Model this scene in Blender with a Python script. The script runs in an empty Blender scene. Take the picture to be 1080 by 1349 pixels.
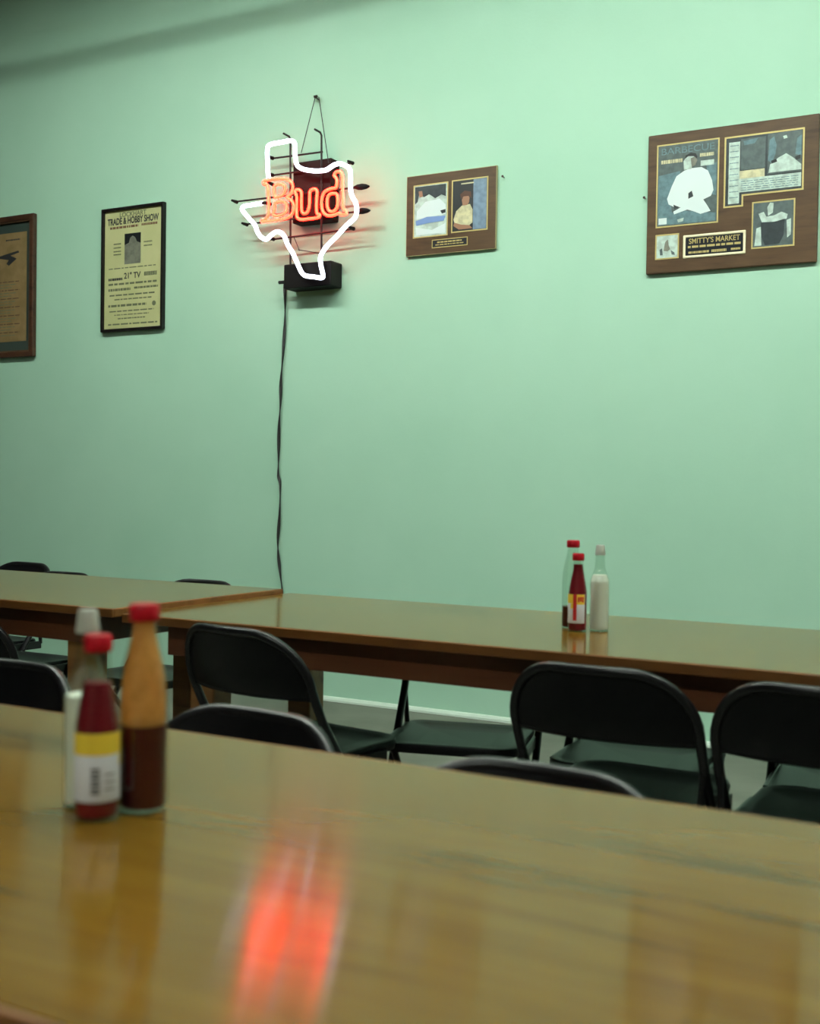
import bpy, bmesh, math, random
from mathutils import Vector, Matrix

# ------------------------------------------------------------------ camera
W, H = 1080, 1349
F_PX, YAW, PITCH, ROLL = 1554.0, 0.50961, -0.022153, 0.015236
ZC = 1.126                       # eye height
YW = 5.153                       # the green wall
scn = bpy.context.scene
C = scn.collection
_fw = Vector((-math.sin(YAW)*math.cos(PITCH), math.cos(YAW)*math.cos(PITCH), math.sin(PITCH)))
_r0 = Vector((math.cos(YAW), math.sin(YAW), 0))
_u0 = _r0.cross(_fw)
_r = math.cos(ROLL)*_r0 + math.sin(ROLL)*_u0
_u = -math.sin(ROLL)*_r0 + math.cos(ROLL)*_u0
cam = bpy.data.cameras.new('camera')
cam.sensor_fit = 'HORIZONTAL'
cam.sensor_width = 24.0
cam.lens = F_PX/W*24.0
cam.dof.use_dof = True
cam.dof.focus_distance = 5.6
cam.dof.aperture_fstop = 3.4
cam.clip_start = 0.02
camo = bpy.data.objects.new('camera', cam)
C.objects.link(camo)
camo.matrix_world = Matrix(((_r.x, _u.x, -_fw.x, 0), (_r.y, _u.y, -_fw.y, 0), (_r.z, _u.z, -_fw.z, ZC), (0, 0, 0, 1)))
scn.camera = camo

# ------------------------------------------------------------------ world, exposure, light levels
w = bpy.data.worlds.new('world'); scn.world = w; w.use_nodes = True
w.node_tree.nodes['Background'].inputs[0].default_value = (0.5, 0.6, 0.55, 1)
w.node_tree.nodes['Background'].inputs[1].default_value = 0.0    # a closed room: no light but its lamps
scn.view_settings.view_transform = 'Standard'
scn.view_settings.look = 'None'
scn.view_settings.gamma = 1.0
scn.view_settings.use_curve_mapping = False
scn.view_settings.exposure = 0.0
TUBE_POWER = 124.0                # fluorescent tubes
TUBE_COLOR = (0.90, 1.0, 0.90)
NEON_WHITE = 5.0
NEON_RED = 38.0
random.seed(4)

def ray(px, py):
    return ((px-W/2)/F_PX)*_r - ((py-H/2)/F_PX)*_u + _fw
def at_y(px, py, Y):             # point on the vertical plane y = Y
    d = ray(px, py); d = d*(Y/d.y); return Vector((d.x, Y, d.z+ZC))

# ------------------------------------------------------------------ materials
def srgb(r, g, b):
    return tuple(((c/255)/12.92 if c/255 <= .04045 else ((c/255+.055)/1.055)**2.4) for c in (r, g, b))
MATS = {}
def mat(name, color, rough=.5, metal=0., coat=0., coat_rough=.05, spec=.5, emit=None, strength=0., trans=0., alpha=1., ior=1.45, sss=0.):
    m = bpy.data.materials.new(name); m.use_nodes = True
    b = m.node_tree.nodes['Principled BSDF']
    def s(k, v):
        if k in b.inputs: b.inputs[k].default_value = v
    s('Base Color', (*color, 1)); s('Roughness', rough); s('Metallic', metal); s('Coat Weight', coat)
    s('Coat Roughness', coat_rough); s('Specular IOR Level', spec); s('Transmission Weight', trans); s('Alpha', alpha); s('IOR', ior)
    if sss: s('Subsurface Weight', sss); s('Subsurface Radius', (.02, .01, .008))
    if emit: s('Emission Color', (*emit, 1)); s('Emission Strength', strength)
    MATS[name] = m
    return m
def N(m, t, **kw):
    n = m.node_tree.nodes.new(t)
    for k, v in kw.items(): setattr(n, k, v)
    return n
def L(m, a, ao, b, bi): m.node_tree.links.new(a.outputs[ao], b.inputs[bi])
def mottle(m, c1, c2, scale=3., detail=4., stretch=(1, 1, 1), lo=.35, hi=.65, bump=0., bscale=200., bdist=.002, dist=0.):
    b = m.node_tree.nodes['Principled BSDF']
    tc = N(m, 'ShaderNodeTexCoord'); mp = N(m, 'ShaderNodeMapping'); mp.inputs['Scale'].default_value = stretch
    L(m, tc, 'Object', mp, 'Vector')
    n = N(m, 'ShaderNodeTexNoise'); n.inputs['Scale'].default_value = scale; n.inputs['Detail'].default_value = detail; n.inputs['Distortion'].default_value = dist
    L(m, mp, 'Vector', n, 'Vector')
    r = N(m, 'ShaderNodeValToRGB'); r.color_ramp.elements[0].position = lo; r.color_ramp.elements[1].position = hi
    r.color_ramp.elements[0].color = (*c1, 1); r.color_ramp.elements[1].color = (*c2, 1)
    L(m, n, 'Fac', r, 'Fac'); L(m, r, 'Color', b, 'Base Color')
    if bump:
        n2 = N(m, 'ShaderNodeTexNoise'); n2.inputs['Scale'].default_value = bscale; n2.inputs['Detail'].default_value = 3
        L(m, tc, 'Object', n2, 'Vector')
        bp = N(m, 'ShaderNodeBump'); bp.inputs['Strength'].default_value = bump; bp.inputs['Distance'].default_value = bdist
        L(m, n2, 'Fac', bp, 'Height'); L(m, bp, 'Normal', b, 'Normal')
    return m
WALL1, WALL2 = (.41, .67, .51), (.44, .70, .54)
mottle(mat('wall_paint', WALL1, rough=.62, spec=.3), WALL1, WALL2, scale=1.4, detail=6, bump=.15, bscale=70, bdist=.003)
mottle(mat('wall_paint_low', (.10, .075, .05), rough=.6), (.09, .065, .045), (.12, .09, .06), scale=1.4)
mat('base_paint', (.62, .74, .64), rough=.45)
mottle(mat('concrete', (.12, .13, .11), rough=.55), (.10, .105, .082), (.15, .155, .125), scale=2.5, detail=8, bump=.2, bscale=40)
mottle(mat('ceiling_paint', (.32, .32, .28), rough=.8), (.29, .29, .25), (.34, .34, .30), scale=2)

def wood_mat(name, c1, c2, c3, rough=.45, coat=1., coat_rough=.13, sx=1.1, sy=15., scale=1.6, spec=.3, aniso=0.):
    m = mat(name, c1, rough=rough, coat=coat, coat_rough=coat_rough, spec=spec)
    b = m.node_tree.nodes['Principled BSDF']
    tc = N(m, 'ShaderNodeTexCoord'); mp = N(m, 'ShaderNodeMapping'); mp.inputs['Scale'].default_value = (sx, sy, sy)
    L(m, tc, 'Object', mp, 'Vector')
    n = N(m, 'ShaderNodeTexNoise'); n.inputs['Scale'].default_value = scale; n.inputs['Detail'].default_value = 7; n.inputs['Roughness'].default_value = .6; n.inputs['Distortion'].default_value = .6
    L(m, mp, 'Vector', n, 'Vector')
    mp2 = N(m, 'ShaderNodeMapping'); mp2.inputs['Scale'].default_value = (sx*.8, sy*.33, sy*.33)
    L(m, tc, 'Object', mp2, 'Vector')
    n2 = N(m, 'ShaderNodeTexNoise'); n2.inputs['Scale'].default_value = scale; n2.inputs['Detail'].default_value = 2; n2.inputs['Distortion'].default_value = 1.2
    L(m, mp2, 'Vector', n2, 'Vector')
    mx = N(m, 'ShaderNodeMath', operation='MULTIPLY_ADD'); mx.inputs[1].default_value = .5
    L(m, n, 'Fac', mx, 0)
    ml = N(m, 'ShaderNodeMath', operation='MULTIPLY'); ml.inputs[1].default_value = .5
    L(m, n2, 'Fac', ml, 0); L(m, ml, 'Value', mx, 2)
    r = N(m, 'ShaderNodeValToRGB'); e = r.color_ramp.elements
    e[0].position = .35; e[0].color = (*c3, 1); e[1].position = .60; e[1].color = (*c2, 1)
    k = e.new(.43); k.color = (*c1, 1)
    L(m, mx, 'Value', r, 'Fac'); L(m, r, 'Color', b, 'Base Color')
    if aniso:
        b.inputs['IOR'].default_value = 1.34   # lacquer brushed along the grain: reflections smear across it
        b.inputs['Anisotropic'].default_value = aniso
        tv = N(m, 'ShaderNodeCombineXYZ'); tv.inputs[1].default_value = 1.0; L(m, tv, 'Vector', b, 'Tangent')
    if aniso: return m
    bp = N(m, 'ShaderNodeBump'); bp.inputs['Strength'].default_value = .06; bp.inputs['Distance'].default_value = .001
    L(m, n, 'Fac', bp, 'Height'); L(m, bp, 'Normal', b, 'Normal')
    return m
wood_mat('table_wood', (.135, .066, .008), (.165, .086, .011), (.072, .032, .004), rough=.115, coat=0., spec=.34, aniso=.85)
wood_mat('edge_wood', (.17, .065, .016), (.22, .09, .022), (.11, .04, .01), coat=.2, coat_rough=.2)
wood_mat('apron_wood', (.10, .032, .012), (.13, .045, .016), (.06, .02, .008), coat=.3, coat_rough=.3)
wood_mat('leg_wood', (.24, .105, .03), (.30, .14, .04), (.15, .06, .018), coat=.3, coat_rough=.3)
wood_mat('plaque_wood', (.072, .038, .017), (.095, .052, .024), (.045, .022, .010), coat=.1, coat_rough=.25, sx=3, sy=30)
wood_mat('frame_wood', (.05, .022, .012), (.07, .03, .016), (.03, .013, .008), coat=.15, coat_rough=.2, sx=3, sy=30)
mat('plaque_edge', (.42, .36, .18), rough=.35)
mat('black_enamel', (.006, .006, .007), rough=.3, spec=.4)
mat('black_sheet', (.004, .004, .005), rough=.38, spec=.22)
mat('rubber', (.01, .01, .01), rough=.8)
mat('black_frame', (.008, .006, .006), rough=.35, spec=.3)
mat('gold', (.62, .50, .20), rough=.35, metal=.3)
mat('brass', (.88, .82, .60), rough=.45, metal=.4)
mat('nameplate_black', (.008, .010, .016), rough=.3)
mat('nail_steel', (.06, .05, .04), rough=.4, metal=.8)
mat('cord_black', (.012, .012, .012), rough=.5)
mat('outlet_plastic', (.55, .53, .45), rough=.4)
mat('sign_black', (.006, .005, .005), rough=.55, spec=.2)
mat('sign_box', (.020, .011, .010), rough=.7, spec=.15)
mat('rod_metal', (.02, .016, .014), rough=.4, metal=.4)
mat('neon_white', (.9, .9, 1), rough=.3, emit=(.78, .82, 1.0), strength=NEON_WHITE)
mat('neon_red', (.9, .3, .15), rough=.3, emit=(1.0, .0058, .0023), strength=NEON_RED)
mat('cap_red', (.42, .004, .014), rough=.4, spec=.3)
mat('sauce_red', (.17, .004, .012), rough=.4, spec=.2)
mat('sauce_dark', (.050, .004, .006), rough=.4, spec=.2)
mat('salt', (.88, .88, .78), rough=.8)
mat('pourer_plastic', (.62, .64, .56), rough=.4, trans=.35)
mat('label_white', (.84, .88, .95), rough=.5)
mat('label_yellow', (.92, .68, .06), rough=.5)
mat('label_red', (.55, .02, .02), rough=.5)
mat('ink', (.03, .03, .035), rough=.6)
mat('ink_soft', (.16, .17, .10), rough=.6)
mat('ink_red', (.20, .10, .06), rough=.6)
mat('barcode_grey', (.10, .10, .11), rough=.6)
mottle(mat('poster_paper', (.60, .58, .30), rough=.6), (.56, .55, .27), (.64, .61, .33), scale=6)
mottle(mat('old_paper', (.28, .18, .08), rough=.7), (.24, .155, .065), (.31, .20, .09), scale=14)
mat('mat_green', (.035, .055, .048), rough=.8)
mat('photo_dark', (.035, .045, .05), rough=.3)
mat('photo_blue', (.13, .22, .25), rough=.3)
mat('photo_grey', (.20, .20, .16), rough=.4)
mat('photo_mid', (.09, .12, .12), rough=.3)
mat('photo_white', (.74, .84, .84), rough=.35)
mat('photo_pale', (.52, .64, .58), rough=.35)
mat('photo_cream', (.62, .58, .36), rough=.35)
mat('photo_skyblue', (.20, .32, .62), rough=.35)
mat('photo_skin', (.34, .17, .10), rough=.4)
mat('photo_black', (.015, .018, .02), rough=.35)
mat('photo_steel', (.18, .26, .36), rough=.35)
mat('photo_brown', (.09, .035, .02), rough=.35)
mat('lamp_housing', (.75, .75, .72), rough=.4)
mat('lamp_tube', (1, 1, 1), rough=.4, emit=TUBE_COLOR, strength=TUBE_POWER)

for k_ in ('photo_dark', 'photo_blue', 'photo_grey', 'photo_mid', 'photo_pale', 'photo_cream', 'photo_steel'):
    c_ = MATS[k_].node_tree.nodes['Principled BSDF'].inputs['Base Color'].default_value[:3]
    mottle(MATS[k_], tuple(v*.82 for v in c_), tuple(min(1, v*1.15) for v in c_), scale=38, detail=5, lo=.38, hi=.6)
def thin_glass(name, tint, f0=.04, rough=.03):     # a thin clear wall: straight-through view plus a mirror film
    m = bpy.data.materials.new(name); m.use_nodes = True; nt = m.node_tree; nt.nodes.clear()
    o = N(m, 'ShaderNodeOutputMaterial'); mx = N(m, 'ShaderNodeMixShader'); t = N(m, 'ShaderNodeBsdfTransparent'); g = N(m, 'ShaderNodeBsdfGlossy')
    t.inputs['Color'].default_value = (*tint, 1); g.inputs['Roughness'].default_value = rough
    lw = N(m, 'ShaderNodeLayerWeight'); lw.inputs['Blend'].default_value = .5
    pw = N(m, 'ShaderNodeMath', operation='POWER'); pw.inputs[1].default_value = 5.0
    ma = N(m, 'ShaderNodeMath', operation='MULTIPLY_ADD'); ma.inputs[1].default_value = 1-f0; ma.inputs[2].default_value = f0
    L(m, lw, 'Facing', pw, 0); L(m, pw, 'Value', ma, 0); L(m, ma, 'Value', mx, 'Fac')
    L(m, t, 'BSDF', mx, 1); L(m, g, 'BSDF', mx, 2); L(m, mx, 'Shader', o, 'Surface'); MATS[name] = m
thin_glass('pane_glass', (.97, .99, .97), .03)
thin_glass('bottle_glass', (.90, .95, .91), .07)
def residue_mat():
    m = bpy.data.materials.new('sauce_residue'); m.use_nodes = True; nt = m.node_tree; nt.nodes.clear()
    o = N(m, 'ShaderNodeOutputMaterial'); mx = N(m, 'ShaderNodeMixShader'); t = N(m, 'ShaderNodeBsdfTransparent')
    t.inputs['Color'].default_value = (.85, .55, .25, 1)
    a = N(m, 'ShaderNodeAddShader'); d = N(m, 'ShaderNodeBsdfDiffuse'); tl = N(m, 'ShaderNodeBsdfTranslucent')
    d.inputs['Color'].default_value = (.40, .225, .085, 1); tl.inputs['Color'].default_value = (.45, .26, .10, 1)
    tc = N(m, 'ShaderNodeTexCoord'); n = N(m, 'ShaderNodeTexNoise'); n.inputs['Scale'].default_value = 45; n.inputs['Detail'].default_value = 4
    r = N(m, 'ShaderNodeMapRange'); r.inputs['From Min'].default_value = .3; r.inputs['From Max'].default_value = .7; r.inputs['To Min'].default_value = .5; r.inputs['To Max'].default_value = .8
    L(m, tc, 'Object', n, 'Vector'); L(m, n, 'Fac', r, 'Value'); L(m, r, 'Result', mx, 'Fac')
    L(m, d, 'BSDF', a, 0); L(m, tl, 'BSDF', a, 1); L(m, t, 'BSDF', mx, 1); L(m, a, 'Shader', mx, 2); L(m, mx, 'Shader', o, 'Surface'); MATS['sauce_residue'] = m
residue_mat()

# ------------------------------------------------------------------ mesh helpers
class MB:
    def __init__(s): s.v = []; s.f = []
    def add(s, v, f):
        n = len(s.v); s.v += [tuple(p) for p in v]; s.f += [tuple(i+n for i in q) for q in f]; return s
    def box(s, x0, x1, y0, y1, z0, z1):
        return s.add([(x0,y0,z0),(x1,y0,z0),(x1,y1,z0),(x0,y1,z0),(x0,y0,z1),(x1,y0,z1),(x1,y1,z1),(x0,y1,z1)],
                     [(0,3,2,1),(4,5,6,7),(0,1,5,4),(1,2,6,5),(2,3,7,6),(3,0,4,7)])
    def tube(s, pts, r, segs=8, closed=False, caps=True):
        pts = [Vector(p) for p in pts]; n = len(pts); rs = r if isinstance(r, (list, tuple)) else [r]*n
        T = []
        for i in range(n):
            a = pts[(i-1) % n] if (closed or i > 0) else pts[i]; b = pts[(i+1) % n] if (closed or i < n-1) else pts[i]
            T.append((b-a).normalized())
        up = Vector((0, 0, 1)) if abs(T[0].z) < .9 else Vector((1, 0, 0))
        nn = (up - T[0]*up.dot(T[0])).normalized(); V = []
        for i in range(n):
            nn = nn - T[i]*nn.dot(T[i])
            nn = nn.normalized() if nn.length > 1e-6 else T[i].orthogonal().normalized()
            bb = T[i].cross(nn)
            for k in range(segs):
                a = 2*math.pi*k/segs; V.append(pts[i] + (nn*math.cos(a)+bb*math.sin(a))*rs[i])
        Fc = []
        for i in range(n if closed else n-1):
            j = (i+1) % n
            for k in range(segs):
                l = (k+1) % segs; Fc.append((i*segs+k, i*segs+l, j*segs+l, j*segs+k))
        if caps and not closed:
            Fc.append(tuple(reversed(range(segs)))); Fc.append(tuple((n-1)*segs+k for k in range(segs)))
        return s.add(V, Fc)
    def lathe(s, prof, segs=32, a0=0., a1=2*math.pi):
        full = abs(a1-a0-2*math.pi) < 1e-6; m = segs if full else segs+1; V = []; Fc = []
        for (r, z) in prof:
            for k in range(m):
                a = a0+(a1-a0)*k/segs; V.append((max(r, 1e-5)*math.cos(a), max(r, 1e-5)*math.sin(a), z))
        for i in range(len(prof)-1):
            for k in range(segs):
                l = (k+1) % m; Fc.append((i*m+k, i*m+l, (i+1)*m+l, (i+1)*m+k))
        return s.add(V, Fc)
    def prism(s, poly, y0, y1):           # polygon in x,z extruded along y (y0 = front)
        n = len(poly)
        return s.add([(x, y0, z) for x, z in poly]+[(x, y1, z) for x, z in poly],
                     [tuple(range(n)), tuple(reversed(range(n, 2*n)))]+[(i, i+n, (i+1) % n+n, (i+1) % n) for i in range(n)])
    def build(s, name, m, parent=None, smooth=False, bevel=0., bseg=2, loc=None, flat_angle=None):
        me = bpy.data.meshes.new(name); me.from_pydata(s.v, [], s.f); me.materials.append(MATS[m])
        bm = bmesh.new(); bm.from_mesh(me)
        if bevel:
            bmesh.ops.bevel(bm, geom=[e for e in bm.edges if e.calc_face_angle(0) > .6], offset=bevel, segments=bseg, affect='EDGES', profile=.5)
        bmesh.ops.recalc_face_normals(bm, faces=bm.faces)
        bm.to_mesh(me); bm.free()
        if smooth:
            for p in me.polygons: p.use_smooth = True
            me.set_sharp_from_angle(angle=math.radians(flat_angle or 40))
        o = bpy.data.objects.new(name, me); C.objects.link(o)
        if parent: o.parent = parent
        if loc: o.location = loc
        return o
def tag(o, label, cat, group=None):
    o['label'] = label; o['category'] = cat
    if group: o['group'] = group
    return o
def thing(name, label, cat, loc=(0, 0, 0), rz=0., group=None):
    o = bpy.data.objects.new(name, None); C.objects.link(o); o.empty_display_size = .05
    o.location = loc; o.rotation_euler = (0, 0, rz); return tag(o, label, cat, group)
def copy_tree(o, parent=None):
    c = o.copy(); C.objects.link(c); c.parent = parent
    for ch in o.children: copy_tree(ch, c)
    return c
def struct(o): o['kind'] = 'structure'; return o
def smooth_path(pts, n=6, closed=False):    # Catmull-Rom
    pts = [Vector(p) for p in pts]; out = []; k = len(pts)
    for i in range(k if closed else k-1):
        p0 = pts[(i-1) % k] if closed or i > 0 else pts[i]; p1 = pts[i]; p2 = pts[(i+1) % k]
        p3 = pts[(i+2) % k] if closed or i < k-2 else p2
        for j in range(n):
            t = j/n; out.append(.5*((2*p1)+(p2-p0)*t+(2*p0-5*p1+4*p2-p3)*t*t+(3*p1-p0-3*p2+p3)*t**3))
    if not closed: out.append(pts[-1])
    return out
def text(s, name, m, parent, x, y, z, height, width=None, bold=0., depth=.0006):
    cu = bpy.data.curves.new('t', 'FONT'); cu.body = s; cu.align_x = 'CENTER'; cu.align_y = 'CENTER'; cu.extrude = .02; cu.offset = bold
    o = bpy.data.objects.new('t', cu); C.objects.link(o); dg = bpy.context.evaluated_depsgraph_get()
    me = bpy.data.meshes.new_from_object(o.evaluated_get(dg)); bpy.data.objects.remove(o); bpy.data.curves.remove(cu)
    xs = [v.co.x for v in me.vertices]; ys = [v.co.y for v in me.vertices]
    cx, cy = (min(xs)+max(xs))/2, (min(ys)+max(ys))/2; sy = height/(max(ys)-min(ys)); sx = (width/(max(xs)-min(xs))) if width else sy
    for v in me.vertices:
        a, b, c = v.co; v.co = ((a-cx)*sx, -depth/2 - c/.02*depth/2, (b-cy)*sy)
    me.name = name; me.materials.clear(); me.materials.append(MATS[m])
    t = bpy.data.objects.new(name, me); C.objects.link(t); t.parent = parent; t.location = (x, y, z); return t

# ------------------------------------------------------------------ the room
X0, X1, Y0, ZT = -9.5, 4.2, -4.6, 4.5
struct(MB().box(X0, X1, Y0, YW, -.1, 0).build('floor', 'concrete'))
struct(MB().box(X0, X1, YW, YW+.12, 0, ZT).build('wall_back', 'wall_paint'))
struct(MB().box(X0-.12, X0, Y0-.12, YW+.12, 0, ZT).build('wall_left', 'wall_paint_low'))
struct(MB().box(X1, X1+.12, Y0-.12, YW+.12, 0, ZT).build('wall_right', 'wall_paint_low'))
struct(MB().box(X0, X1, Y0-.12, Y0, 0, ZT).build('wall_front', 'wall_paint_low'))
struct(MB().box(X0-.12, X1+.12, Y0-.12, YW+.12, ZT, ZT+.1).build('ceiling', 'ceiling_paint'))
struct(MB().prism([(0, 0), (.02, 0), (.019, .010), (.012, .020), (0, .024)], X0, X1).build('baseboard_back', 'base_paint'))
bb = bpy.data.objects['baseboard_back']; bb.rotation_euler = (0, 0, -math.pi/2); bb.location = (0, YW, 0)

# ------------------------------------------------------------------ ceiling strip lights
def make_light():
    t = thing('fluorescent_light_offscreen', 'white twin-tube fluorescent strip light hung below the ceiling', 'light', group='strip lights in rows under the ceiling')
    h = MB().prism([(-.06, .06), (-.115, .0), (-.115, -.044), (-.109, -.044), (-.105, 0), (.105, 0), (.109, -.044), (.115, -.044), (.115, .0), (.06, .06)], -1.2, 1.2).build('housing', 'lamp_housing', t); h.rotation_euler = (0, 0, math.pi/2)
    for y in (-.06, .06):
        MB().tube([(-1.17, y, -.028), (1.17, y, -.028)], .019, 10).build('tube_offscreen', 'lamp_tube', t, smooth=True)
    for x in (-1.185, 1.185):
        MB().box(x-.015, x+.015, -.09, .09, -.05, .0).build('lamp_holder', 'lamp_housing', t, bevel=.004)
    for x in (-.8, .8):
        MB().tube([(x, 0, .055), (x, 0, ZT-LZ)], .006, 6).build('hanger_rod', 'nail_steel', t)
    return t
LZ = 4.15
lamp = make_light(); first = True
# the row that lights the green wall, and one of the room behind the photographer; all above the picture
for nm, xx, yy in (('wall_left', -3.8, 2.7), ('wall_middle', -1.1, 2.7), ('wall_right', 1.6, 2.7), ('rear', -.4, -2.3)):
    o = lamp if first else copy_tree(lamp); first = False
    o.location = (xx, yy, LZ); o.name = 'fluorescent_light_' + nm + '_offscreen'

pipe = thing('added_shadow_pipe', 'added unseen pipe below the ceiling, casting a shadow band on the green wall', 'pipe', (-3, 3.3, 3.99))  # unseen pipe, added to cast the faint shadow band high on the wall
MB().tube([(-6.4, 0, 0), (7.1, 0, 0)], .006, 12).build('shadow_caster', 'nail_steel', pipe, smooth=True)
for xx in (-5, -2, 1, 4, 6.5): MB().tube([(xx, 0, 0), (xx, 0, ZT-3.99)], .005, 6).build('hanger_rod', 'nail_steel', pipe)

# ------------------------------------------------------------------ tables
def make_table(label, x0, x1, y0, y1, zt):
    t = thing('dining_table', label, 'table', ((x0+x1)/2, (y0+y1)/2, 0))
    a, b = (x1-x0)/2, (y1-y0)/2; th = .024
    MB().box(-a+.008, a-.008, -b+.008, b-.008, zt-th, zt).build('tabletop', 'table_wood', t)
    for s in (-1, 1):
        MB().box(-a, a, s*b-(.008 if s > 0 else 0), s*b+(.008 if s < 0 else 0), zt-th-.001, zt-.0005).build('edge_strip', 'edge_wood', t, bevel=.002)
        e = MB().box(s*a-(.008 if s > 0 else 0), s*a+(.008 if s < 0 else 0), -b+.008, b-.008, zt-th-.001, zt-.0005).build('edge_strip', 'edge_wood', t, bevel=.002)
    lx, ly = a-.22, b-.085
    for s in (-1, 1):
        yb_ = s*(b-(.075 if s < 0 else .17))
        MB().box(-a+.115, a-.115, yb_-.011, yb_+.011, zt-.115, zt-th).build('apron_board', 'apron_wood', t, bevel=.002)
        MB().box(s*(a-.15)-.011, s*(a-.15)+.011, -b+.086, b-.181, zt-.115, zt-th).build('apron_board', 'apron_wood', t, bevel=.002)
        for q in (-1, 1):
            MB().box(s*lx-.042, s*lx+.042, q*(ly-.045)-.042-(.09 if q > 0 else 0), q*(ly-.045)+.042-(.09 if q > 0 else 0), 0, zt-th).build('leg', 'leg_wood', t, bevel=.005)
    return t
near_table = make_table('wooden table with amber and red sauce bottles, the red neon mirrored in its top', -2.02, .42, .558, 1.405, .75)
near_table.rotation_euler.x = -.018        # tilt added to bring the neon's mirror image nearer the viewer
make_table('long wooden table with a salt bottle, butted against a slightly higher table', -2.345, .12, 2.525, 3.355, .75)
make_table('slightly higher wooden table without bottles, its end overlooking the lower table', -4.75, -2.35, 2.492, 3.32, .766)

# ------------------------------------------------------------------ folding chairs
def yprof(z):
    P = [(0, .215), (.53, -.150), (.60, -.185), (.75, -.225)]
    for (z0, y0), (z1, y1) in zip(P, P[1:]):
        if z <= z1: return y0+(y1-y0)*(z-z0)/(z1-z0)
    return P[-1][1]
HW, TOPZ, RC, SAG = .214, .738, .135, .055
def back_pt(x, z):
    k = min(1, max(0, (z-.45)/.15)); return (x, yprof(z)-SAG*k*(1-(x/HW)**2), z)
def half_w(z):                           # outline of the arch
    if z <= TOPZ-RC: return HW
    d = z-(TOPZ-RC); return HW-RC+math.sqrt(max(0, RC*RC-d*d))
def make_chair():
    t = thing('folding_chair', 'x', 'chair')
    path = []
    for z in (0.012, .2, .40, .43, .46, .52, .57): path.append(back_pt(-HW, z))
    for k in range(0, 10):
        a = math.pi/2*k/9; path.append(back_pt(-(HW-RC)-RC*math.cos(a), TOPZ-RC+RC*math.sin(a)))
    for x in (-.05, 0, .05): path.append(back_pt(x, TOPZ))
    path += [(-p[0], p[1], p[2]) for p in reversed(path[:-3])]
    fr = MB().tube(path, .0115, 10).build('frame', 'black_enamel', t, smooth=True)
    for s in (-1, 1):
        f = back_pt(s*HW, .012); MB().tube([(f[0], f[1]+.004, 0), (f[0], f[1]-.018, .035)], .015, 10).build('rubber_foot', 'rubber', fr, smooth=True)
    # pressed sheet back
    V = []; Fc = []; nz, nx = 7, 17
    for i in range(nz):
        z = .582+(TOPZ-.004-.582)*i/(nz-1); hw = half_w(z)-.004
        for j in range(nx):
            x = -hw+2*hw*j/(nx-1); p = back_pt(x, z); V.append(p)
    n = len(V); V += [(x, y+.010, z) for x, y, z in V]
    for i in range(nz-1):
        for j in range(nx-1):
            q = i*nx+j; Fc.append((q, q+1, q+1+nx, q+nx)); Fc.append((n+q, n+q+nx, n+q+1+nx, n+q+1))
    for j in range(nx-1):
        Fc.append((j, n+j, n+j+1, j+1)); q = (nz-1)*nx+j; Fc.append((q, q+1, n+q+1, n+q))
    for i in range(nz-1):
        q = i*nx; Fc.append((q, q+nx, n+q+nx, n+q)); q += nx-1; Fc.append((q, n+q, n+q+nx, q+nx))
    bk = MB().add(V, Fc).build('backrest', 'black_sheet', t, smooth=True)
    MB().tube([(x, back_pt(x, .582)[1]+.005, .582) for x in [HW*(-1+.1*k)*.96 for k in range(21)]], .007, 6).build('rolled_edge', 'black_enamel', bk, smooth=True)
    # dished seat with rounded corners
    def rr(hx, y0, y1, r, n=6):
        out = []
        for cx, cy, a0 in ((hx-r, y1-r, 0), (-hx+r, y1-r, 90), (-hx+r*.6, y0+r*.6, 180), (hx-r*.6, y0+r*.6, 270)):
            q = r if a0 < 180 else r*.6
            for k in range(n+1):
                a = math.radians(a0+90*k/n); out.append((cx+q*math.cos(a), cy+q*math.sin(a)))
        return out
    rings = []
    for ins, dz in ((0.004, -.028), (0, -.012), (.003, -.002), (.012, 0), (.03, -.006), (.09, -.012)):
        rings.append([(x, y, .428+dz+.02*(y)) for x, y in rr(.196-ins, -.165+ins, .225-ins, max(.075-ins, .02))])
    V = [p for r in rings for p in r]; m = len(rings[0]); Fc = []
    for i in range(len(rings)-1):
        for k in range(m):
            l = (k+1) % m; Fc.append((i*m+k, i*m+l, (i+1)*m+l, (i+1)*m+k))
    Fc.append(tuple((len(rings)-1)*m+k for k in range(m))); Fc.append(tuple(reversed(range(m))))
    MB().add(V, Fc).build('seat', 'black_sheet', t, smooth=True)
    for s in (-1, 1):
        lg = MB().tube([(s*.185, -.255, .012), (s*.185, .10, .40)], .0105, 10).build('rear_leg', 'black_enamel', t, smooth=True)
        MB().tube([(s*.185, -.259, 0), (s*.185, -.237, .035)], .014, 10).build('rubber_foot', 'rubber', lg, smooth=True)
        MB().box(s*.205-.006, s*.205+.006, -.16, .12, .383, .416).build('seat_bracket', 'black_enamel', t, bevel=.003)
        MB().tube([(s*.212, -.146, .52), (s*.206, -.158, .405)], .008, 8).build('link_strut', 'black_enamel', t, smooth=True)
    yb = yprof(.14)
    MB().tube([(-HW, yb, .14), (HW, yb, .14)], .009, 8).build('crossbar', 'black_enamel', t, smooth=True)
    MB().tube([(-.185, -.154, .12), (.185, -.154, .12)], .009, 8).build('crossbar', 'black_enamel', t, smooth=True)
    return t
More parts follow.
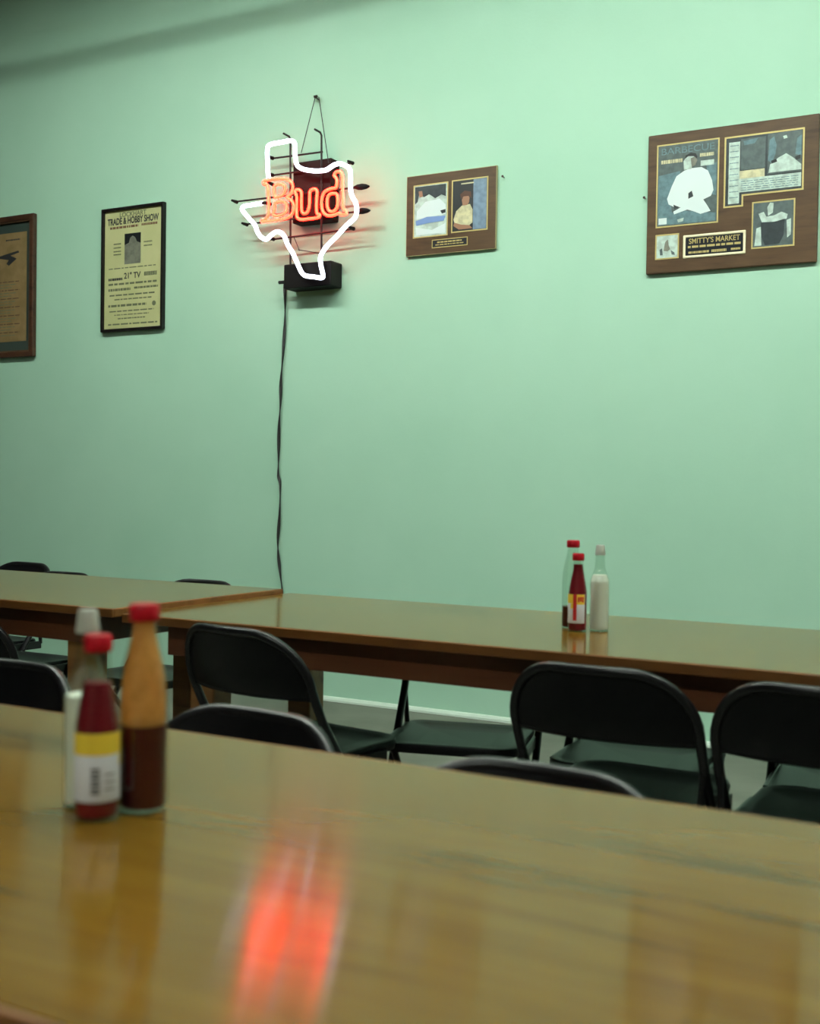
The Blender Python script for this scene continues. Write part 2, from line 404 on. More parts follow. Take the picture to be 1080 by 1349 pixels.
CH = [  # x, y of the seat, turn, height, label
 (-1.785, 2.60, -8, 1.03, 'black folding chair beside the brown table leg, its back turned to us'),
 (-.885, 2.66, 0, 1, 'black folding chair drawn up before the salt bottle, its rounded back fully seen'),
 (-.423, 2.655, 0, 1, 'black folding chair whose back touches the fully seen chair back'),
 (-1.54, 3.09, 195, .95, 'black folding chair under the table, its bare seat showing below the apron'),
 (-1.02, 3.12, 185, .95, 'black folding chair on the wall side, seen through the fully seen chair'),
 (-.45, 3.12, 185, .95, 'black folding chair on the wall side, glimpsed below the touching chair back'),
 (-1.19, 1.325, 176, 1, 'black folding chair with rounded back rising behind the amber sauce bottle'),
 (-.62, 1.22, 180, 1, 'black folding chair barely peeking over the edge of the table mirroring the neon'),
 (-1.90, 1.475, 182, 1, 'black folding chair facing us, its rounded back beside the amber bottle trio'),
 (-2.92, 2.63, 3, 1, 'black folding chair before the higher table, back turned to us'),
 (-4.17, 3.60, 178, 1, 'black folding chair on the wall side, tallest above the higher tabletop'),
 (-3.60, 3.29, 182, 1, 'black folding chair, a low sliver beside the tallest chair back'),
 (-2.925, 3.34, 180, 1, 'black folding chair, a low sliver near the end of the higher table'),
]
proto = make_chair(); first = True
for x, y, a, sz, lb in CH:
    o = proto if first else copy_tree(proto); first = False
    o.location = (x, y, 0); o.scale = (1, 1, sz); o.rotation_euler = (0, 0, math.radians(a)); tag(o, lb, 'chair', 'black steel folding chairs')

# ------------------------------------------------------------------ bottles
def cap_part(t, r, z0, z1, m='cap_red'):
    b = MB(); n = 36; prof = [(r*.93, z0), (r, z0+.002), (r, z1-.003), (r*.9, z1), (0, z1)]
    V = []; Fc = []
    for i, (rr_, z) in enumerate(prof):
        for k in range(n):
            q = rr_*(1+(.02 if (k % 2 and i in (1, 2)) else 0)); a = 2*math.pi*k/n
            V.append((max(q, 1e-5)*math.cos(a), max(q, 1e-5)*math.sin(a), z))
    for i in range(len(prof)-1):
        for k in range(n):
            l = (k+1) % n; Fc.append((i*n+k, i*n+l, (i+1)*n+l, (i+1)*n+k))
    Fc.append(tuple(reversed(range(n))))
    return b.add(V, Fc).build('cap', m, t, smooth=True)
def interp(P, z):
    for (r0, z0), (r1, z1) in zip(P, P[1:]):
        if z0 <= z <= z1: return r0+(r1-r0)*((z-z0)/(z1-z0) if z1 > z0 else 0)
    return P[-1][0]
def dense(P, n=5):
    q = smooth_path([(r, 0, z) for r, z in P], n); return [(v.x, v.z) for v in q]
def glass_shell(t, P, wall=.0022, m='bottle_glass'):
    out = [(0, 0), (P[0][0]*.9, 0)]+[(r, z) for r, z in P]
    inn = [(max(r-wall, .002), max(z, .004)) for r, z in P]
    inn = [p for i, p in enumerate(inn)]
    prof = out
    return MB().lathe(prof, 40).build('glass', m, t, smooth=True, flat_angle=60)
def fill(t, P, z1, m, name='sauce', wall=.0018, top=True):
    pr = [(0, .0035), (P[0][0]-wall, .0035)]+[(r-wall, max(z, .0045)) for r, z in P if z < z1]+[(interp(P, z1)-wall, z1)]
    if top: pr.append((0, z1))
    return MB().lathe(pr, 40).build(name, m, t, smooth=True)
SM = dense([(.0225, .001), (.0245, .005), (.0247, .05), (.0247, .098), (.0228, .115), (.0195, .135), (.0158, .155), (.0140, .168), (.0132, .182), (.0132, .190)])
def hot_sauce(label, loc, turn, level):
    t = thing('hot_sauce_bottle', label, 'bottle', loc, math.radians(turn), 'labelled hot sauce bottles')
    glass_shell(t, SM); fill(t, SM, level, 'sauce_red'); cap_part(t, .0155, .186, .205)
    R = .0251; zb, zm, zt = .0225, .0665, .0985
    D = math.radians
    lb = MB().lathe([(R-.0003, zb), (R, zb+.0005), (R, zm), (R, zt)], 44, D(-210), D(30)).build('label', 'label_white', t, smooth=True)
    R2 = R+.00025
    MB().lathe([(R2, .0745), (R2, zt)], 32, D(-205), D(-45)).build('yellow_band', 'label_yellow', lb, smooth=True)
    MB().lathe([(R2, .030), (R2, zt)], 12, D(-45), D(-22)).build('red_panel', 'label_red', lb, smooth=True)
    MB().lathe([(R2, .061), (R2, .0742)], 8, D(-62), D(-45)).build('yellow_corner', 'label_yellow', lb, smooth=True)
    for k in range(7):                              # barcode
        z = .032+k*.0042
        MB().lathe([(R2+.0001, z), (R2+.0001, z+(.0024 if k % 2 else .0032))], 6, D(-146), D(-124)).build('barcode_bar', 'barcode_grey', lb)
    for k in range(3):                              # small print
        MB().lathe([(R2+.0001, .036+k*.008), (R2+.0001, .0375+k*.008)], 10, D(-112), D(-84)).build('print_line', 'barcode_grey', lb)
    # front face of the label: yellow oval with red script on white
    MB().lathe([(R2, .072), (R2, zt)], 16, D(-22), D(28)).build('yellow_band', 'label_yellow', lb, smooth=True)
    for k, (a0, a1) in enumerate(((-16, -6), (-4, 8), (10, 22))):
        MB().lathe([(R2+.0002, .078+.002*(k % 2)), (R2+.0002, .092)], 6, D(a0), D(a1)).build('red_script', 'label_red', lb)
    return t
TL = dense([(.0255, .001), (.0278, .006), (.0280, .06), (.0280, .115), (.0276, .135), (.0255, .155), (.0215, .175), (.0170, .195), (.0145, .210), (.0140, .222)])
def tall_bottle(label, loc, level, film):
    t = thing('sauce_bottle', label, 'bottle', loc, 0, 'unlabelled tall sauce bottles')
    glass_shell(t, TL); fill(t, TL, level, 'sauce_dark'); cap_part(t, .0172, .2165, .236)
    if film:
        pr = [(interp(TL, z)-.0026, z) for z in [level+.0005+(.215-level)*k/18 for k in range(19)]]
        MB().lathe(pr, 40).build('sauce_film', 'sauce_residue', t, smooth=True)
    return t
SL = dense([(.0235, .001), (.0255, .005), (.0256, .06), (.0256, .122), (.0238, .136), (.0190, .150), (.0145, .163), (.0128, .180), (.0118, .200), (.0115, .210)])
def salt_bottle(label, loc, level):
    t = thing('salt_bottle', label, 'bottle', loc, 0, 'clear seasoning bottles')
    glass_shell(t, SL); fill(t, SL, level, 'salt', 'salt')
    MB().lathe([(.0135, .200), (.0138, .203), (.0130, .208), (.0112, .224), (.0095, .227), (0, .227)], 28).build('pourer_cap', 'pourer_plastic', t, smooth=True)
    return t
hot_sauce('red-capped hot sauce bottle with yellow band and barcode label beside the amber bottle', (-.940, .975, .7505), 85, .152)
tall_bottle('tall amber-stained bottle with red cap and dark sauce in its lower third', (-.923, 1.031, .7505), .098, True)
salt_bottle('clear pale bottle with whitish tapered cap beside the amber-stained bottle', (-.990, 1.010, .7505), .128)
hot_sauce('hot sauce bottle with a red-striped white label on the table along the wall', (-1.124, 2.923, .7505), -52, .176)
tall_bottle('clear red-capped bottle nearly empty of sauce, half hidden on the table along the wall', (-1.163, 2.985, .7505), .058, False)
salt_bottle('clear bottle filled with white salt to its shoulder, on the table along the wall', (-1.080, 2.968, .7505), .148)

# ------------------------------------------------------------------ things on the wall
def rect(mb, x0, x1, z0, z1, y0, y1): return mb.box(x0, x1, y0, y1, z0, z1)
def ring(x0, x1, z0, z1, t, y0, y1):
    mb = MB(); A = [(x0, z0), (x1, z0), (x1, z1), (x0, z1)]; B = [(x0+t, z0+t), (x1-t, z0+t), (x1-t, z1-t), (x0+t, z1-t)]
    V = [(x, y0, z) for x, z in A]+[(x, y0, z) for x, z in B]+[(x, y1, z) for x, z in A]+[(x, y1, z) for x, z in B]; Fc = []
    for i in range(4):
        j = (i+1) % 4; Fc += [(i, j, 4+j, 4+i), (8+i, 12+i, 12+j, 8+j), (i, 8+i, 8+j, j), (4+i, 4+j, 12+j, 12+i)]
    return mb.add(V, Fc)
class Panel:      # u to the right, v downward, on the front of a wall-hung thing; local origin = its bottom centre on the wall
    def __init__(s, name, label, cat, x0, x1, z0, z1):
        s.w, s.h = x1-x0, z1-z0; s.t = thing(name, label, cat, ((x0+x1)/2, YW, z0))
    def X(s, u): return (u-.5)*s.w
    def Z(s, v): return (1-v)*s.h
    def flat(s, name, m, u0, u1, v0, v1, y, d=.0008, parent=None):
        return rect(MB(), s.X(u0), s.X(u1), s.Z(v1), s.Z(v0), y-d, y).build(name, m, parent or s.t)
    def pane(s, u0, u1, v0, v1, y):
        a, b, c, d = s.X(u0), s.X(u1), s.Z(v1), s.Z(v0)
        return MB().add([(a, y, c), (b, y, c), (b, y, d), (a, y, d)], [(0, 1, 2, 3)]).build('pane', 'pane_glass', s.t)
    def poly(s, name, m, pts, y, d=.0008, parent=None):
        return MB().prism([(s.X(u), s.Z(v)) for u, v in pts], y-d, y).build(name, m, parent or s.t)
    def line(s, m, u0, u1, v, hv, y, parent, seed=0, name='print_line'):
        rn = random.Random(seed); u = u0; mb = MB()
        while u < u1:
            l = min(rn.uniform(.03, .11)*(u1-u0)*1.4, u1-u); mb.box(s.X(u), s.X(u+l), y-.0006, y, s.Z(v+hv), s.Z(v-hv)); u += l+.016*(u1-u0)*1.5
        o = mb.build(name, m, parent); o['kind'] = 'stuff'; return o

# old document in a wide dark frame, at the picture's edge
p = Panel('framed_document', 'brown wood frame with dark mat around a faded tan paper, beside the show poster', 'picture', -6.17, -5.492, 1.875, 2.738)
ring(-p.w/2, p.w/2, 0, p.h, .035, -.034, -.002).build('frame', 'frame_wood', p.t, bevel=.006)
ring(-p.w/2+.034, p.w/2-.034, .034, p.h-.034, .008, -.026, -.004).build('inner_lip', 'plaque_wood', p.t)
p.flat('backing', 'mat_green', .05, .95, .04, .96, -.006, .004)
pp = p.flat('paper', 'old_paper', .115, .885, .115, .885, -.0105, .001)
for k in range(20):
    p.line('ink_soft' if k % 3 else 'photo_brown', .2+.03*(k % 2), .8-.05*(k % 3), .46+k*.02, .003, -.0116, pp, k)
p.line('ink', .62, .80, .165, .005, -.0116, pp, 77)
p.poly('line_drawing', 'ink', [(.42, .29), (.60, .265), (.78, .245), (.79, .258), (.68, .275), (.76, .30), (.66, .345), (.63, .33), (.66, .305), (.55, .29)], -.0116, parent=pp)
p.pane(.055, .945, .045, .955, -.020)

# show poster
p = Panel('show_poster', 'thin black frame holding a yellowed trade show poster with a small dark photo', 'poster', -4.947, -4.480, 1.991, 2.702)
ring(-p.w/2, p.w/2, 0, p.h, .016, -.030, -.002).build('frame', 'black_frame', p.t, bevel=.003)
pp = p.flat('paper', 'poster_paper', .03, .97, .02, .98, -.008, .005)
Y = -.0131
text('LOCKHART', 'heading', 'ink_soft', pp, p.X(.49), Y, p.Z(.058), .028, .20, bold=.02)
text('TRADE & HOBBY SHOW', 'heading', 'ink', pp, p.X(.49), Y, p.Z(.108), .040, .385, bold=.03)
p.line('ink_red', .12, .58, .158, .009, Y, pp, 3); p.line('ink_red', .63, .88, .155, .009, Y, pp, 4)
ph = p.flat('photograph', 'photo_grey', .36, .62, .215, .46, Y)
p.poly('dark_top', 'photo_black', [(.36, .215), (.62, .215), (.62, .30), (.56, .285), (.53, .25), (.49, .235), (.45, .25), (.43, .29), (.36, .305)], Y-.0008, .0004, ph)
for k, v in enumerate((.29, .32, .35, .375)): p.line('ink_soft', .18, .30, v, .005, Y, pp, 20+k)
for k, v in enumerate((.295, .325)): p.line('ink_soft', .67, .80, v, .005, Y, pp, 30+k)
p.line('ink_soft', .10, .86, .488, .004, Y, pp, 40)
text('21" TV', 'heading', 'ink', pp, p.X(.49), Y, p.Z(.552), .036, .125, bold=.02)
p.line('ink', .10, .33, .575, .010, Y, pp, 41); p.line('ink_soft', .68, .88, .55, .016, Y, pp, 42)
for k, (a, b, v, h) in enumerate(((.1, .88, .615, .008), (.1, .46, .66, .010), (.52, .9, .655, .008), (.12, .86, .705, .006), (.2, .8, .74, .005), (.1, .72, .79, .009), (.12, .84, .835, .005), (.2, .76, .865, .004), (.26, .7, .895, .005), (.1, .9, .94, .006))):
    p.line('ink_soft', a, b, v, h, Y, pp, 50+k)
MB().tube([(p.X(.84), Y, p.Z(.79)), (p.X(.84), Y-.0008, p.Z(.79))], .014, 14).build('round_mark', 'ink_soft', pp)
p.pane(.035, .965, .025, .975, -.020)

# small double plaque
p = Panel('picture_plaque', 'small wooden plaque with two upright pictures side by side', 'plaque', -2.915, -2.425, 2.268, 2.661)
MB().box(-p.w/2, p.w/2, -.019, -.002, 0, p.h).build('board', 'plaque_wood', p.t, bevel=.004)
ring(-p.w/2-.001, p.w/2+.001, -.001, p.h+.001, .004, -.0175, -.004).build('edge_trim', 'plaque_edge', p.t)
def bordered(p, u0, u1, v0, v1, m, y=-.0191, t=.006):
    g = ring(p.X(u0), p.X(u1), p.Z(v1), p.Z(v0), t, y-.0018, y).build('gold_border', 'gold', p.t)
    k = t/p.w; kv = t/p.h
    return p.flat('picture', m, u0+k, u1-k, v0+kv, v1-kv, y, .0008)
Y = -.0205
a = bordered(p, .08, .475, .12, .785, 'photo_pale')
p.poly('picture_shape', 'photo_dark', [(.10, .145), (.45, .145), (.45, .30), (.40, .27), (.33, .31), (.26, .25), (.20, .28), (.15, .22), (.13, .33), (.10, .36)], Y, parent=a)
p.poly('picture_shape', 'photo_white', [(.12, .45), (.22, .34), (.38, .32), (.45, .40), (.45, .52), (.12, .55)], Y, parent=a)
p.poly('picture_shape', 'photo_skyblue', [(.11, .57), (.24, .53), (.45, .54), (.43, .60), (.25, .61), (.12, .63)], Y-.0005, parent=a)
p.poly('picture_shape', 'photo_white', [(.11, .65), (.30, .70), (.45, .63), (.45, .75), (.12, .75)], Y, parent=a)
p.poly('picture_shape', 'photo_skin', [(.14, .20), (.18, .20), (.19, .27), (.15, .28)], Y-.0005, parent=a)
p.poly('picture_shape', 'photo_photo' if 'photo_photo' in MATS else 'photo_black', [(.39, .47), (.45, .46), (.45, .50), (.41, .51)], Y-.0009, parent=a)
b = bordered(p, .515, .915, .115, .765, 'photo_black')
p.flat('picture_shape', 'photo_steel', .755, .90, .135, .745, Y+.0002, parent=b)
p.poly('picture_shape', 'photo_cream', [(.54, .60), (.57, .50), (.63, .44), (.72, .43), (.75, .50), (.75, .66), (.70, .70), (.60, .68), (.55, .64)], Y, parent=b)
p.poly('picture_shape', 'photo_skin', [(.64, .44), (.63, .37), (.65, .32), (.69, .31), (.715, .35), (.71, .41), (.69, .44)], Y-.0004, parent=b)
p.poly('picture_shape', 'photo_brown', [(.62, .36), (.61, .30), (.66, .26), (.73, .28), (.735, .36), (.71, .33), (.65, .33)], Y-.0006, parent=b)
p.poly('picture_shape', 'photo_skin', [(.55, .64), (.62, .67), (.72, .69), (.75, .73), (.60, .73), (.54, .68)], Y-.0004, parent=b)
p.flat('picture_shape', 'photo_cream', .62, .76, .165, .18, Y-.0002, parent=b)
g = ring(p.X(.30), p.X(.70), p.Z(.93), p.Z(.825), .004, -.0215, -.0191).build('gold_border', 'gold', p.t)
n = p.flat('nameplate', 'nameplate_black', .305, .695, .83, .925, -.0191, .0012)
p.line('gold', .36, .64, .862, .009, -.0204, n, 5); p.line('gold', .34, .66, .893, .006, -.0204, n, 6)

# large award plaque
p = Panel('award_plaque', 'large wooden award plaque with magazine cover, clippings and engraved nameplate', 'plaque', -1.679, -.945, 2.086, 2.702)
MB().box(-p.w/2, p.w/2, -.022, -.002, 0, p.h).build('board', 'plaque_wood', p.t, bevel=.005)
Y = -.0236
a = bordered(p, .057, .435, .078, .672, 'photo_mid', y=-.0221)
p.poly('picture_shape', 'photo_blue', [(.07, .30), (.20, .28), (.22, .40), (.15, .52), (.16, .60), (.07, .655)], Y, parent=a)
p.poly('picture_shape', 'photo_blue', [(.07, .60), (.20, .56), (.42, .60), (.42, .655), (.07, .655)], Y+.0003, parent=a)
p.poly('picture_shape', 'photo_blue', [(.36, .26), (.42, .25), (.42, .48), (.38, .46)], Y, parent=a)
p.poly('white_shirt', 'photo_white', [(.125, .47), (.15, .39), (.18, .315), (.23, .28), (.27, .27), (.33, .27), (.37, .30), (.395, .37), (.405, .44), (.39, .48), (.345, .50), (.37, .545), (.39, .585), (.33, .60), (.285, .575), (.25, .56), (.17, .585), (.165, .565), (.21, .54), (.165, .53), (.135, .51)], Y-.0003, parent=a)
p.poly('face', 'photo_pale', [(.225, .275), (.222, .215), (.235, .19), (.262, .175), (.285, .19), (.29, .225), (.275, .255), (.27, .275)], Y-.0006, parent=a)
p.poly('face', 'photo_grey', [(.265, .20), (.29, .19), (.305, .215), (.295, .25), (.272, .262)], Y-.0009, parent=a)
p.poly('hair', 'photo_black', [(.228, .20), (.235, .175), (.265, .160), (.295, .168), (.306, .195), (.30, .205), (.285, .187), (.25, .183)], Y-.0011, parent=a)
p.poly('picture_shape', 'photo_dark', [(.255, .445), (.275, .43), (.285, .47), (.255, .485)], Y-.0006, parent=a)
p.poly('picture_shape', 'photo_dark', [(.165, .515), (.18, .525), (.20, .535), (.17, .55)], Y-.0006, parent=a)
text('BARBECUE', 'heading', 'photo_blue', a, p.X(.246), Y, p.Z(.130), .029, .235, bold=.0)
p.line('photo_cream', .085, .215, .205, .013, Y-.0006, a, 9); p.line('photo_cream', .32, .405, .185, .012, Y-.0006, a, 10)
p.flat('print_block', 'photo_pale', .325, .405, .225, .262, Y-.0003, parent=a)
p.flat('print_block', 'photo_white', .075, .125, .605, .65, Y-.0006, parent=a)
p.poly('picture_shape', 'photo_pale', [(.19, .625), (.23, .615), (.225, .64), (.195, .645)], Y-.0004, parent=a)
# L-shaped magazine spread
t6 = .007
def lshape(i):
    ku, kv = i/p.w, i/p.h
    return [(p.X(.465+ku), p.Z(.083+kv)), (p.X(.920-ku), p.Z(.083+kv)), (p.X(.920-ku), p.Z(.505-kv)), (p.X(.580-ku), p.Z(.505-kv)), (p.X(.580-ku), p.Z(.577-kv)), (p.X(.465+ku), p.Z(.577-kv))]
A, B = lshape(0), lshape(t6); V = [(x, -.0239, z) for x, z in A+B]+[(x, -.0221, z) for x, z in A+B]; Fc = []
for i in range(6):
    j = (i+1) % 6; Fc += [(i, j, 6+j, 6+i), (12+i, 18+i, 18+j, 12+j), (i, 12+i, 12+j, j), (6+i, 6+j, 18+j, 18+i)]
MB().add(V, Fc).build('gold_border', 'gold', p.t)
a = MB().prism(lshape(t6), -.0229, -.0221).build('picture', 'photo_dark', p.t)
p.flat('page_column', 'photo_pale', .492, .556, .125, .553, Y, parent=a)
p.flat('page', 'photo_pale', .556, .905, .385, .478, Y, parent=a)
p.flat('page', 'photo_cream', .556, .700, .33, .385, Y, parent=a)
for k in range(5): p.line('photo_blue', .565, .89, .405+k*.015, .0022, Y-.0008, a, 60+k)
for k in range(10): p.line('photo_blue', .498, .55, .15+k*.04, .003, Y-.0008, a, 70+k)
p.flat('photograph', 'photo_mid', .562, .702, .11, .325, Y, parent=a)
p.poly('picture_shape', 'photo_blue', [(.575, .125), (.66, .115), (.64, .15), (.58, .155)], Y-.0008, parent=a)
p.flat('photograph', 'photo_mid', .715, .905, .098, .375, Y, parent=a)
p.poly('picture_shape', 'photo_pale', [(.722, .365), (.73, .31), (.775, .27), (.82, .245), (.86, .28), (.905, .33), (.905, .365)], Y-.0008, parent=a)
p.poly('picture_shape', 'photo_blue', [(.718, .28), (.725, .14), (.75, .12), (.765, .18), (.76, .24), (.74, .30)], Y-.0006, parent=a)
p.poly('picture_shape', 'photo_blue', [(.87, .26), (.88, .15), (.905, .13), (.905, .27)], Y-.0006, parent=a)
p.poly('picture_shape', 'photo_pale', [(.80, .125), (.82, .12), (.825, .14), (.805, .145)], Y-.0006, parent=a)
p.poly('picture_shape', 'photo_black', [(.735, .285), (.765, .275), (.77, .295), (.74, .305)], Y-.0012, parent=a)
p.poly('picture_shape', 'photo_black', [(.87, .275), (.90, .265), (.90, .29), (.875, .30)], Y-.0012, parent=a)
a = bordered(p, .632, .876, .555, .879, 'photo_mid', y=-.0221)
p.poly('picture_shape', 'photo_pale', [(.67, .64), (.70, .63), (.715, .665), (.76, .66), (.80, .64), (.835, .66), (.83, .69), (.78, .705), (.69, .70)], Y, parent=a)
p.poly('picture_shape', 'photo_dark', [(.685, .70), (.74, .71), (.82, .69), (.815, .80), (.79, .855), (.71, .86), (.69, .80)], Y, parent=a)
p.poly('picture_shape', 'photo_pale', [(.725, .66), (.72, .60), (.735, .57), (.755, .575), (.752, .64)], Y-.0003, parent=a)
p.poly('picture_shape', 'photo_pale', [(.65, .86), (.66, .74), (.685, .73), (.69, .86)], Y, parent=a)
p.poly('picture_shape', 'photo_pale', [(.83, .70), (.855, .69), (.855, .80), (.835, .82)], Y, parent=a)
a = bordered(p, .057, .203, .721, .90, 'photo_pale', y=-.0221)
p.poly('picture_shape', 'photo_grey', [(.12, .775), (.135, .76), (.14, .80), (.15, .83), (.135, .845), (.11, .84), (.115, .80)], Y, parent=a)
p.poly('picture_shape', 'photo_mid', [(.085, .83), (.10, .82), (.105, .87), (.088, .87)], Y, parent=a)
p.poly('picture_shape', 'photo_mid', [(.155, .84), (.175, .855), (.18, .875), (.16, .87)], Y, parent=a)
g = ring(p.X(.229), p.X(.60), p.Z(.906), p.Z(.742), .011, -.0262, -.0221).build('brass_border', 'brass', p.t, bevel=.0035)
n = p.flat('nameplate', 'nameplate_black', .236, .593, .752, .896, -.0221, .0016)
text("SMITTY'S MARKET", 'engraving', 'gold', n, p.X(.415), -.0238, p.Z(.787), .024, .222, bold=.01)
p.line('gold', .258, .575, .828, .0075, -.0238, n, 14); p.line('gold', .262, .385, .868, .0075, -.0238, n, 15)
p.line('gold', .40, .49, .868, .009, -.0238, n, 16); p.line('gold', .515, .57, .866, .007, -.0238, n, 17)

def nail(px, py, label):
    q = at_y(px, py, YW); o = MB().tube([(0, .004, 0), (0, -.016, .002), (0, -.017, .002), (0, -.020, .002)], [.0025, .0025, .006, .006], 8).build('nail', 'nail_steel', loc=q, smooth=True)
    return tag(o, label, 'nail')
nail(664, 234, 'bare nail in the green wall beside the small double plaque')
nail(850, 262, 'bare nail in the green wall at the edge of the large award plaque')

# ------------------------------------------------------------------ neon sign
SX, SZ = -3.44, 2.11
YT = YW-.145                       # plane of the tubes
YG = YW-.10                        # plane of the support rods
sign = thing('neon_sign', 'lit neon sign with white state outline and red-orange Bud lettering', 'neon sign', (SX, YW, SZ))
def cs(cx, cy, Y):                 # crop pixels of the sign -> sign space
    q = at_y(290+cx/4.4955, 100+cy/4.4955, Y); return (q.x-SX, q.y-YW, q.z-SZ)
def ss(cx, cy, Y):                 # close-up of the lettering
    q = at_y(330+cx/6.353, 170+cy/6.353, Y); return (q.x-SX, q.y-YW, q.z-SZ)
TX = [(285,608),(281,520),(279,440),(288,412),(318,401),(370,392),(415,384),(438,394),(443,420),(444,470),(453,523),(475,545),(510,557),(570,563),(625,558),(655,540),(680,525),(710,520),(748,534),(768,556),(772,610),(773,680),(785,720),(802,752),(809,800),(796,842),(745,888),(690,950),(635,1004),(602,1052),(593,1085),(598,1130),(609,1180),(600,1196),(555,1190),(505,1183),(480,1160),(455,1105),(430,1050),(400,1000),(380,950),(358,928),(330,924),(300,945),(272,968),(240,952),(218,918),(205,882),(172,845),(142,810),(130,788),(142,772),(185,764),(250,754)]
pts = smooth_path([cs(x, y, YT) for x, y in TX], 4)
out = MB().tube(pts, .0112, 12).build('outline_tube', 'neon_white', sign, smooth=True)
for e, f in ((0, 1), (-1, -2)):
    a, b = Vector(pts[e]), Vector(pts[f]); d = (a-b).normalized()
    MB().tube([a-d*.004, a+d*.018, a+d*.024+Vector((0, .04, 0))], .0085, 8).build('tube_end', 'sign_black', out, smooth=True)
def block_wall_glow(o, lim):              # black coat added on the tube's back to keep its glow off the wall
    o.data.materials.append(MATS['sign_black'])
    for f in o.data.polygons:
        if f.normal.y > lim: f.material_index = 1
block_wall_glow(out, .55)
# Bud: double-line letters
LT = {
 'B_outer': [(115,462),(112,440),(150,428),(230,418),(300,420),(345,450),(352,500),(335,545),(305,572),(345,600),(362,650),(350,705),(310,742),(230,762),(150,772),(100,778),(96,766),(130,750),(150,715),(152,640),(150,560),(146,500),(140,470),(115,462)],
 'B_upper': [(200,478),(250,462),(285,478),(288,520),(262,556),(210,572),(198,540),(200,478)],
 'B_lower': [(205,622),(262,606),(296,625),(300,680),(270,715),(215,728),(190,715),(200,670),(205,622)],
 'u_outer': [(372,520),(400,508),(425,530),(425,600),(428,680),(445,708),(475,695),(492,640),(494,560),(500,520),(530,502),(556,520),(553,600),(552,680),(560,712),(578,715),(570,738),(520,748),(480,752),(430,758),(392,742),(385,690),(387,600),(385,560),(372,520)],
 'd_outer': [(700,390),(715,362),(750,358),(768,385),(770,450),(772,560),(775,660),(800,690),(800,712),(760,716),(738,705),(690,722),(640,722),(606,690),(594,630),(600,570),(622,525),(670,500),(712,492),(722,450),(718,412),(700,390)],
 'd_inner': [(650,560),(690,538),(722,548),(728,600),(722,660),(690,690),(655,680),(640,630),(650,560)],
}
for k, q in LT.items():
    pq = smooth_path([ss(x, y, YT-.012) for x, y in q[:-1]], 4, closed=True)
    block_wall_glow(MB().tube(pq, .0074, 12, closed=True).build('letter_tube', 'neon_red', sign, smooth=True), .35)
# support frame
def rod(a, b, Y=YG, r=.0048, name='support_rod'):
    return MB().tube([cs(*a, Y), cs(*b, Y)], r, 8).build(name, 'rod_metal', sign, smooth=True)
for (cx, y0, y1) in ((416, 362, 1150), (600, 338, 1130)):
    a = cs(cx, y0, YG)
    MB().tube([(a[0], a[1]-.062, a[2]+.002), (a[0], a[1]-.012, a[2]), (a[0], a[1], a[2]-.012), cs(cx, y1, YG)], .0052, 8).build('upright_rod', 'rod_metal', sign, smooth=True)
RODS = [((300,490),(606,450)), ((300,590),(485,563)), ((82,746),(880,652)), ((138,880),(884,796)), ((300,970),(797,904))]
for a, b in RODS: rod(a, b)
rod((745,520), (792,516)); rod((462,1030), (590,1050), r=.0025); rod((435,950), (470,1035), r=.0025)
def clamp(cx, cy, l=.045, r=.010):
    a = Vector(cs(cx, cy, YG)); MB().tube([a, a+Vector((0, -l*.5, 0)), a+Vector((0, -l, 0))], [r, r*.8, r*.6], 10).build('tube_support', 'sign_black', sign, smooth=True)
for q in ((312,488),(312,588),(100,748),(160,882),(318,968),(790,905),(785,517)): clamp(*q)
for cx, cy in ((845,657),(850,800)):            # rubber end pieces
    a = Vector(cs(cx-52, cy+3, YG)); b = Vector(cs(cx+38, cy-3, YG)); m_ = (a+b)/2
    MB().tube([a, a.lerp(b, .25), m_, a.lerp(b, .8), b], [.006, .014, .016, .012, .004], 10).build('end_boot', 'sign_black', sign, smooth=True)
# transformer box behind the lettering, and the lower power box
def obox(name, cx0, cx1, cy0, cy1, Yf, Yb, m):
    q0 = cs(cx0, cy0, Yf); q1 = cs(cx1, cy1, Yf)
    return MB().box(q0[0], q1[0], Yf-YW, Yb-YW, q1[2], q0[2]).build(name, m, sign, bevel=.006)
obox('transformer_case', 432, 652, 516, 850, YW-.085, YW-.004, 'sign_box')
pb = obox('power_box', 376, 655, 1118, 1240, YW-.11, YW-.004, 'sign_black')
a = Vector(cs(372, 1222, YW-.09)); MB().tube([a+Vector((-.025, 0, 0)), a+Vector((.02, 0, 0))], .009, 8).build('cord_grip', 'rubber', pb, smooth=True)
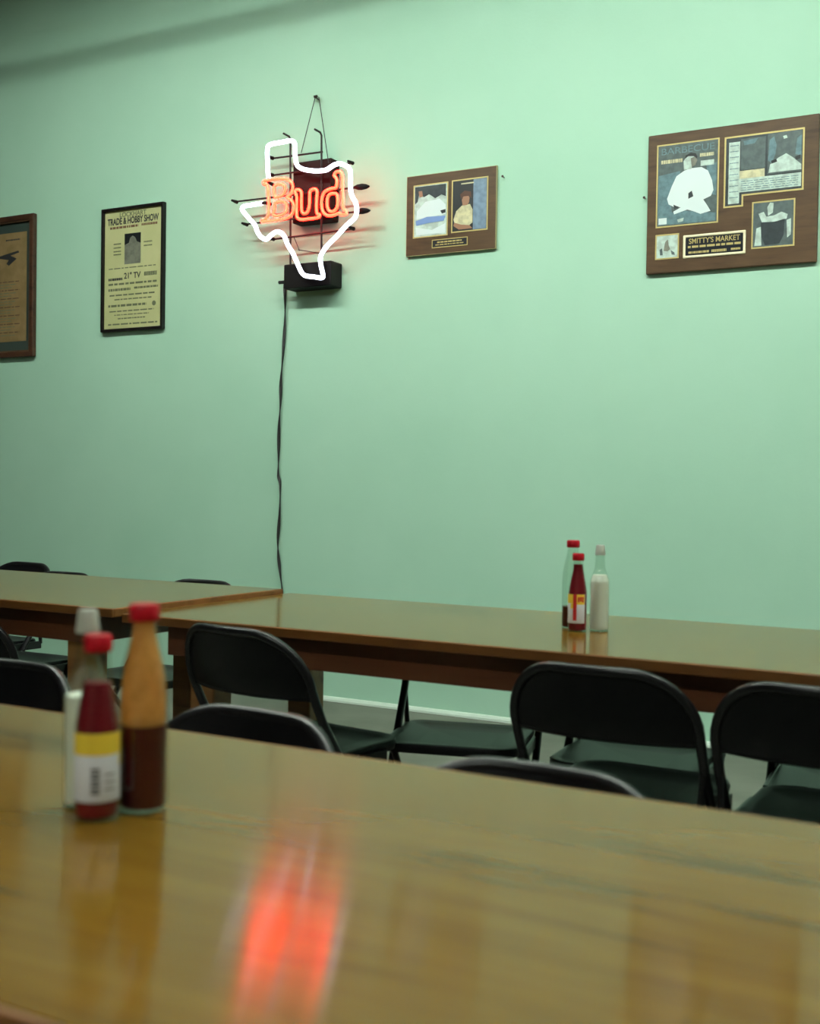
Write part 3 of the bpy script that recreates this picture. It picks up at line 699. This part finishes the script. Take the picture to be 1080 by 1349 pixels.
# hanging wire and its hook
hk = at_y(420, 131, YW)
hook = tag(MB().tube([(0, .004, 0), (0, -.02, 0), (0, -.03, .004), (0, -.033, .012)], [.004, .004, .011, .011], 10).build('wall_hook', 'nail_steel', loc=hk, smooth=True), 'dark screw hook in the wall carrying the neon sign wire', 'hook')
hp = Vector((hk.x-SX, -.018, hk.z-SZ))
MB().tube([cs(480, 455, YG), hp+Vector((-.012, 0, .004)), hp+Vector((0, 0, .009)), hp+Vector((.012, 0, .004)), cs(641, 512, YG)], .0022, 6).build('hanging_wire', 'cord_black', sign, smooth=True)

# power cord down the wall to an outlet
CP = [(375,374),(375.5,400),(375,430),(372.5,470),(370,500),(369.5,530),(367.5,560),(367,600),(366.5,625),(369,640),(368,680),(366,712),(366.5,730),(369,755),(372,785),(371,820),(370,842)]
cp = smooth_path([at_y(x, y, YW-.012-.006*(i % 2)) for i, (x, y) in enumerate(CP)], 6); base = Vector((cp[-1].x, YW, cp[-1].z))
cp = [v-base for v in cp]; mb = MB(); n = len(cp); V = []; Fc = []
for i, v in enumerate(cp):                     # flat twisting lead
    ang = i*.26; ca, sa = math.cos(ang), math.sin(ang)
    for k in range(8):
        t_ = 2*math.pi*k/8; ex, ey = .0085*math.cos(t_), .0035*math.sin(t_); V.append((v.x+ex*ca-ey*sa, v.y+(ex*sa+ey*ca), v.z))
for i in range(n-1):
    for k in range(8): l = (k+1) % 8; Fc.append((i*8+k, i*8+l, (i+1)*8+l, (i+1)*8+k))
cord = thing('power_cord', 'thin black twisted cord hanging down the wall from the neon sign', 'cord', base)
mb.add(V, Fc).build('lead', 'cord_black', cord, smooth=True)
MB().box(-.013, .013, -.035, -.006, -.03, .01).build('plug', 'rubber', cord, bevel=.004)
ot = thing('wall_outlet', 'pale plastic outlet plate low on the wall behind the tables', 'outlet', (base.x, YW, base.z-.06))
MB().box(-.036, .036, -.006, 0, -.02, .10).build('plate', 'outlet_plastic', ot, bevel=.003)
for z in (.012, .058): MB().box(-.016, .016, -.008, -.005, z, z+.026).build('socket', 'outlet_plastic', ot, bevel=.002)
bpy.context.view_layer.update()
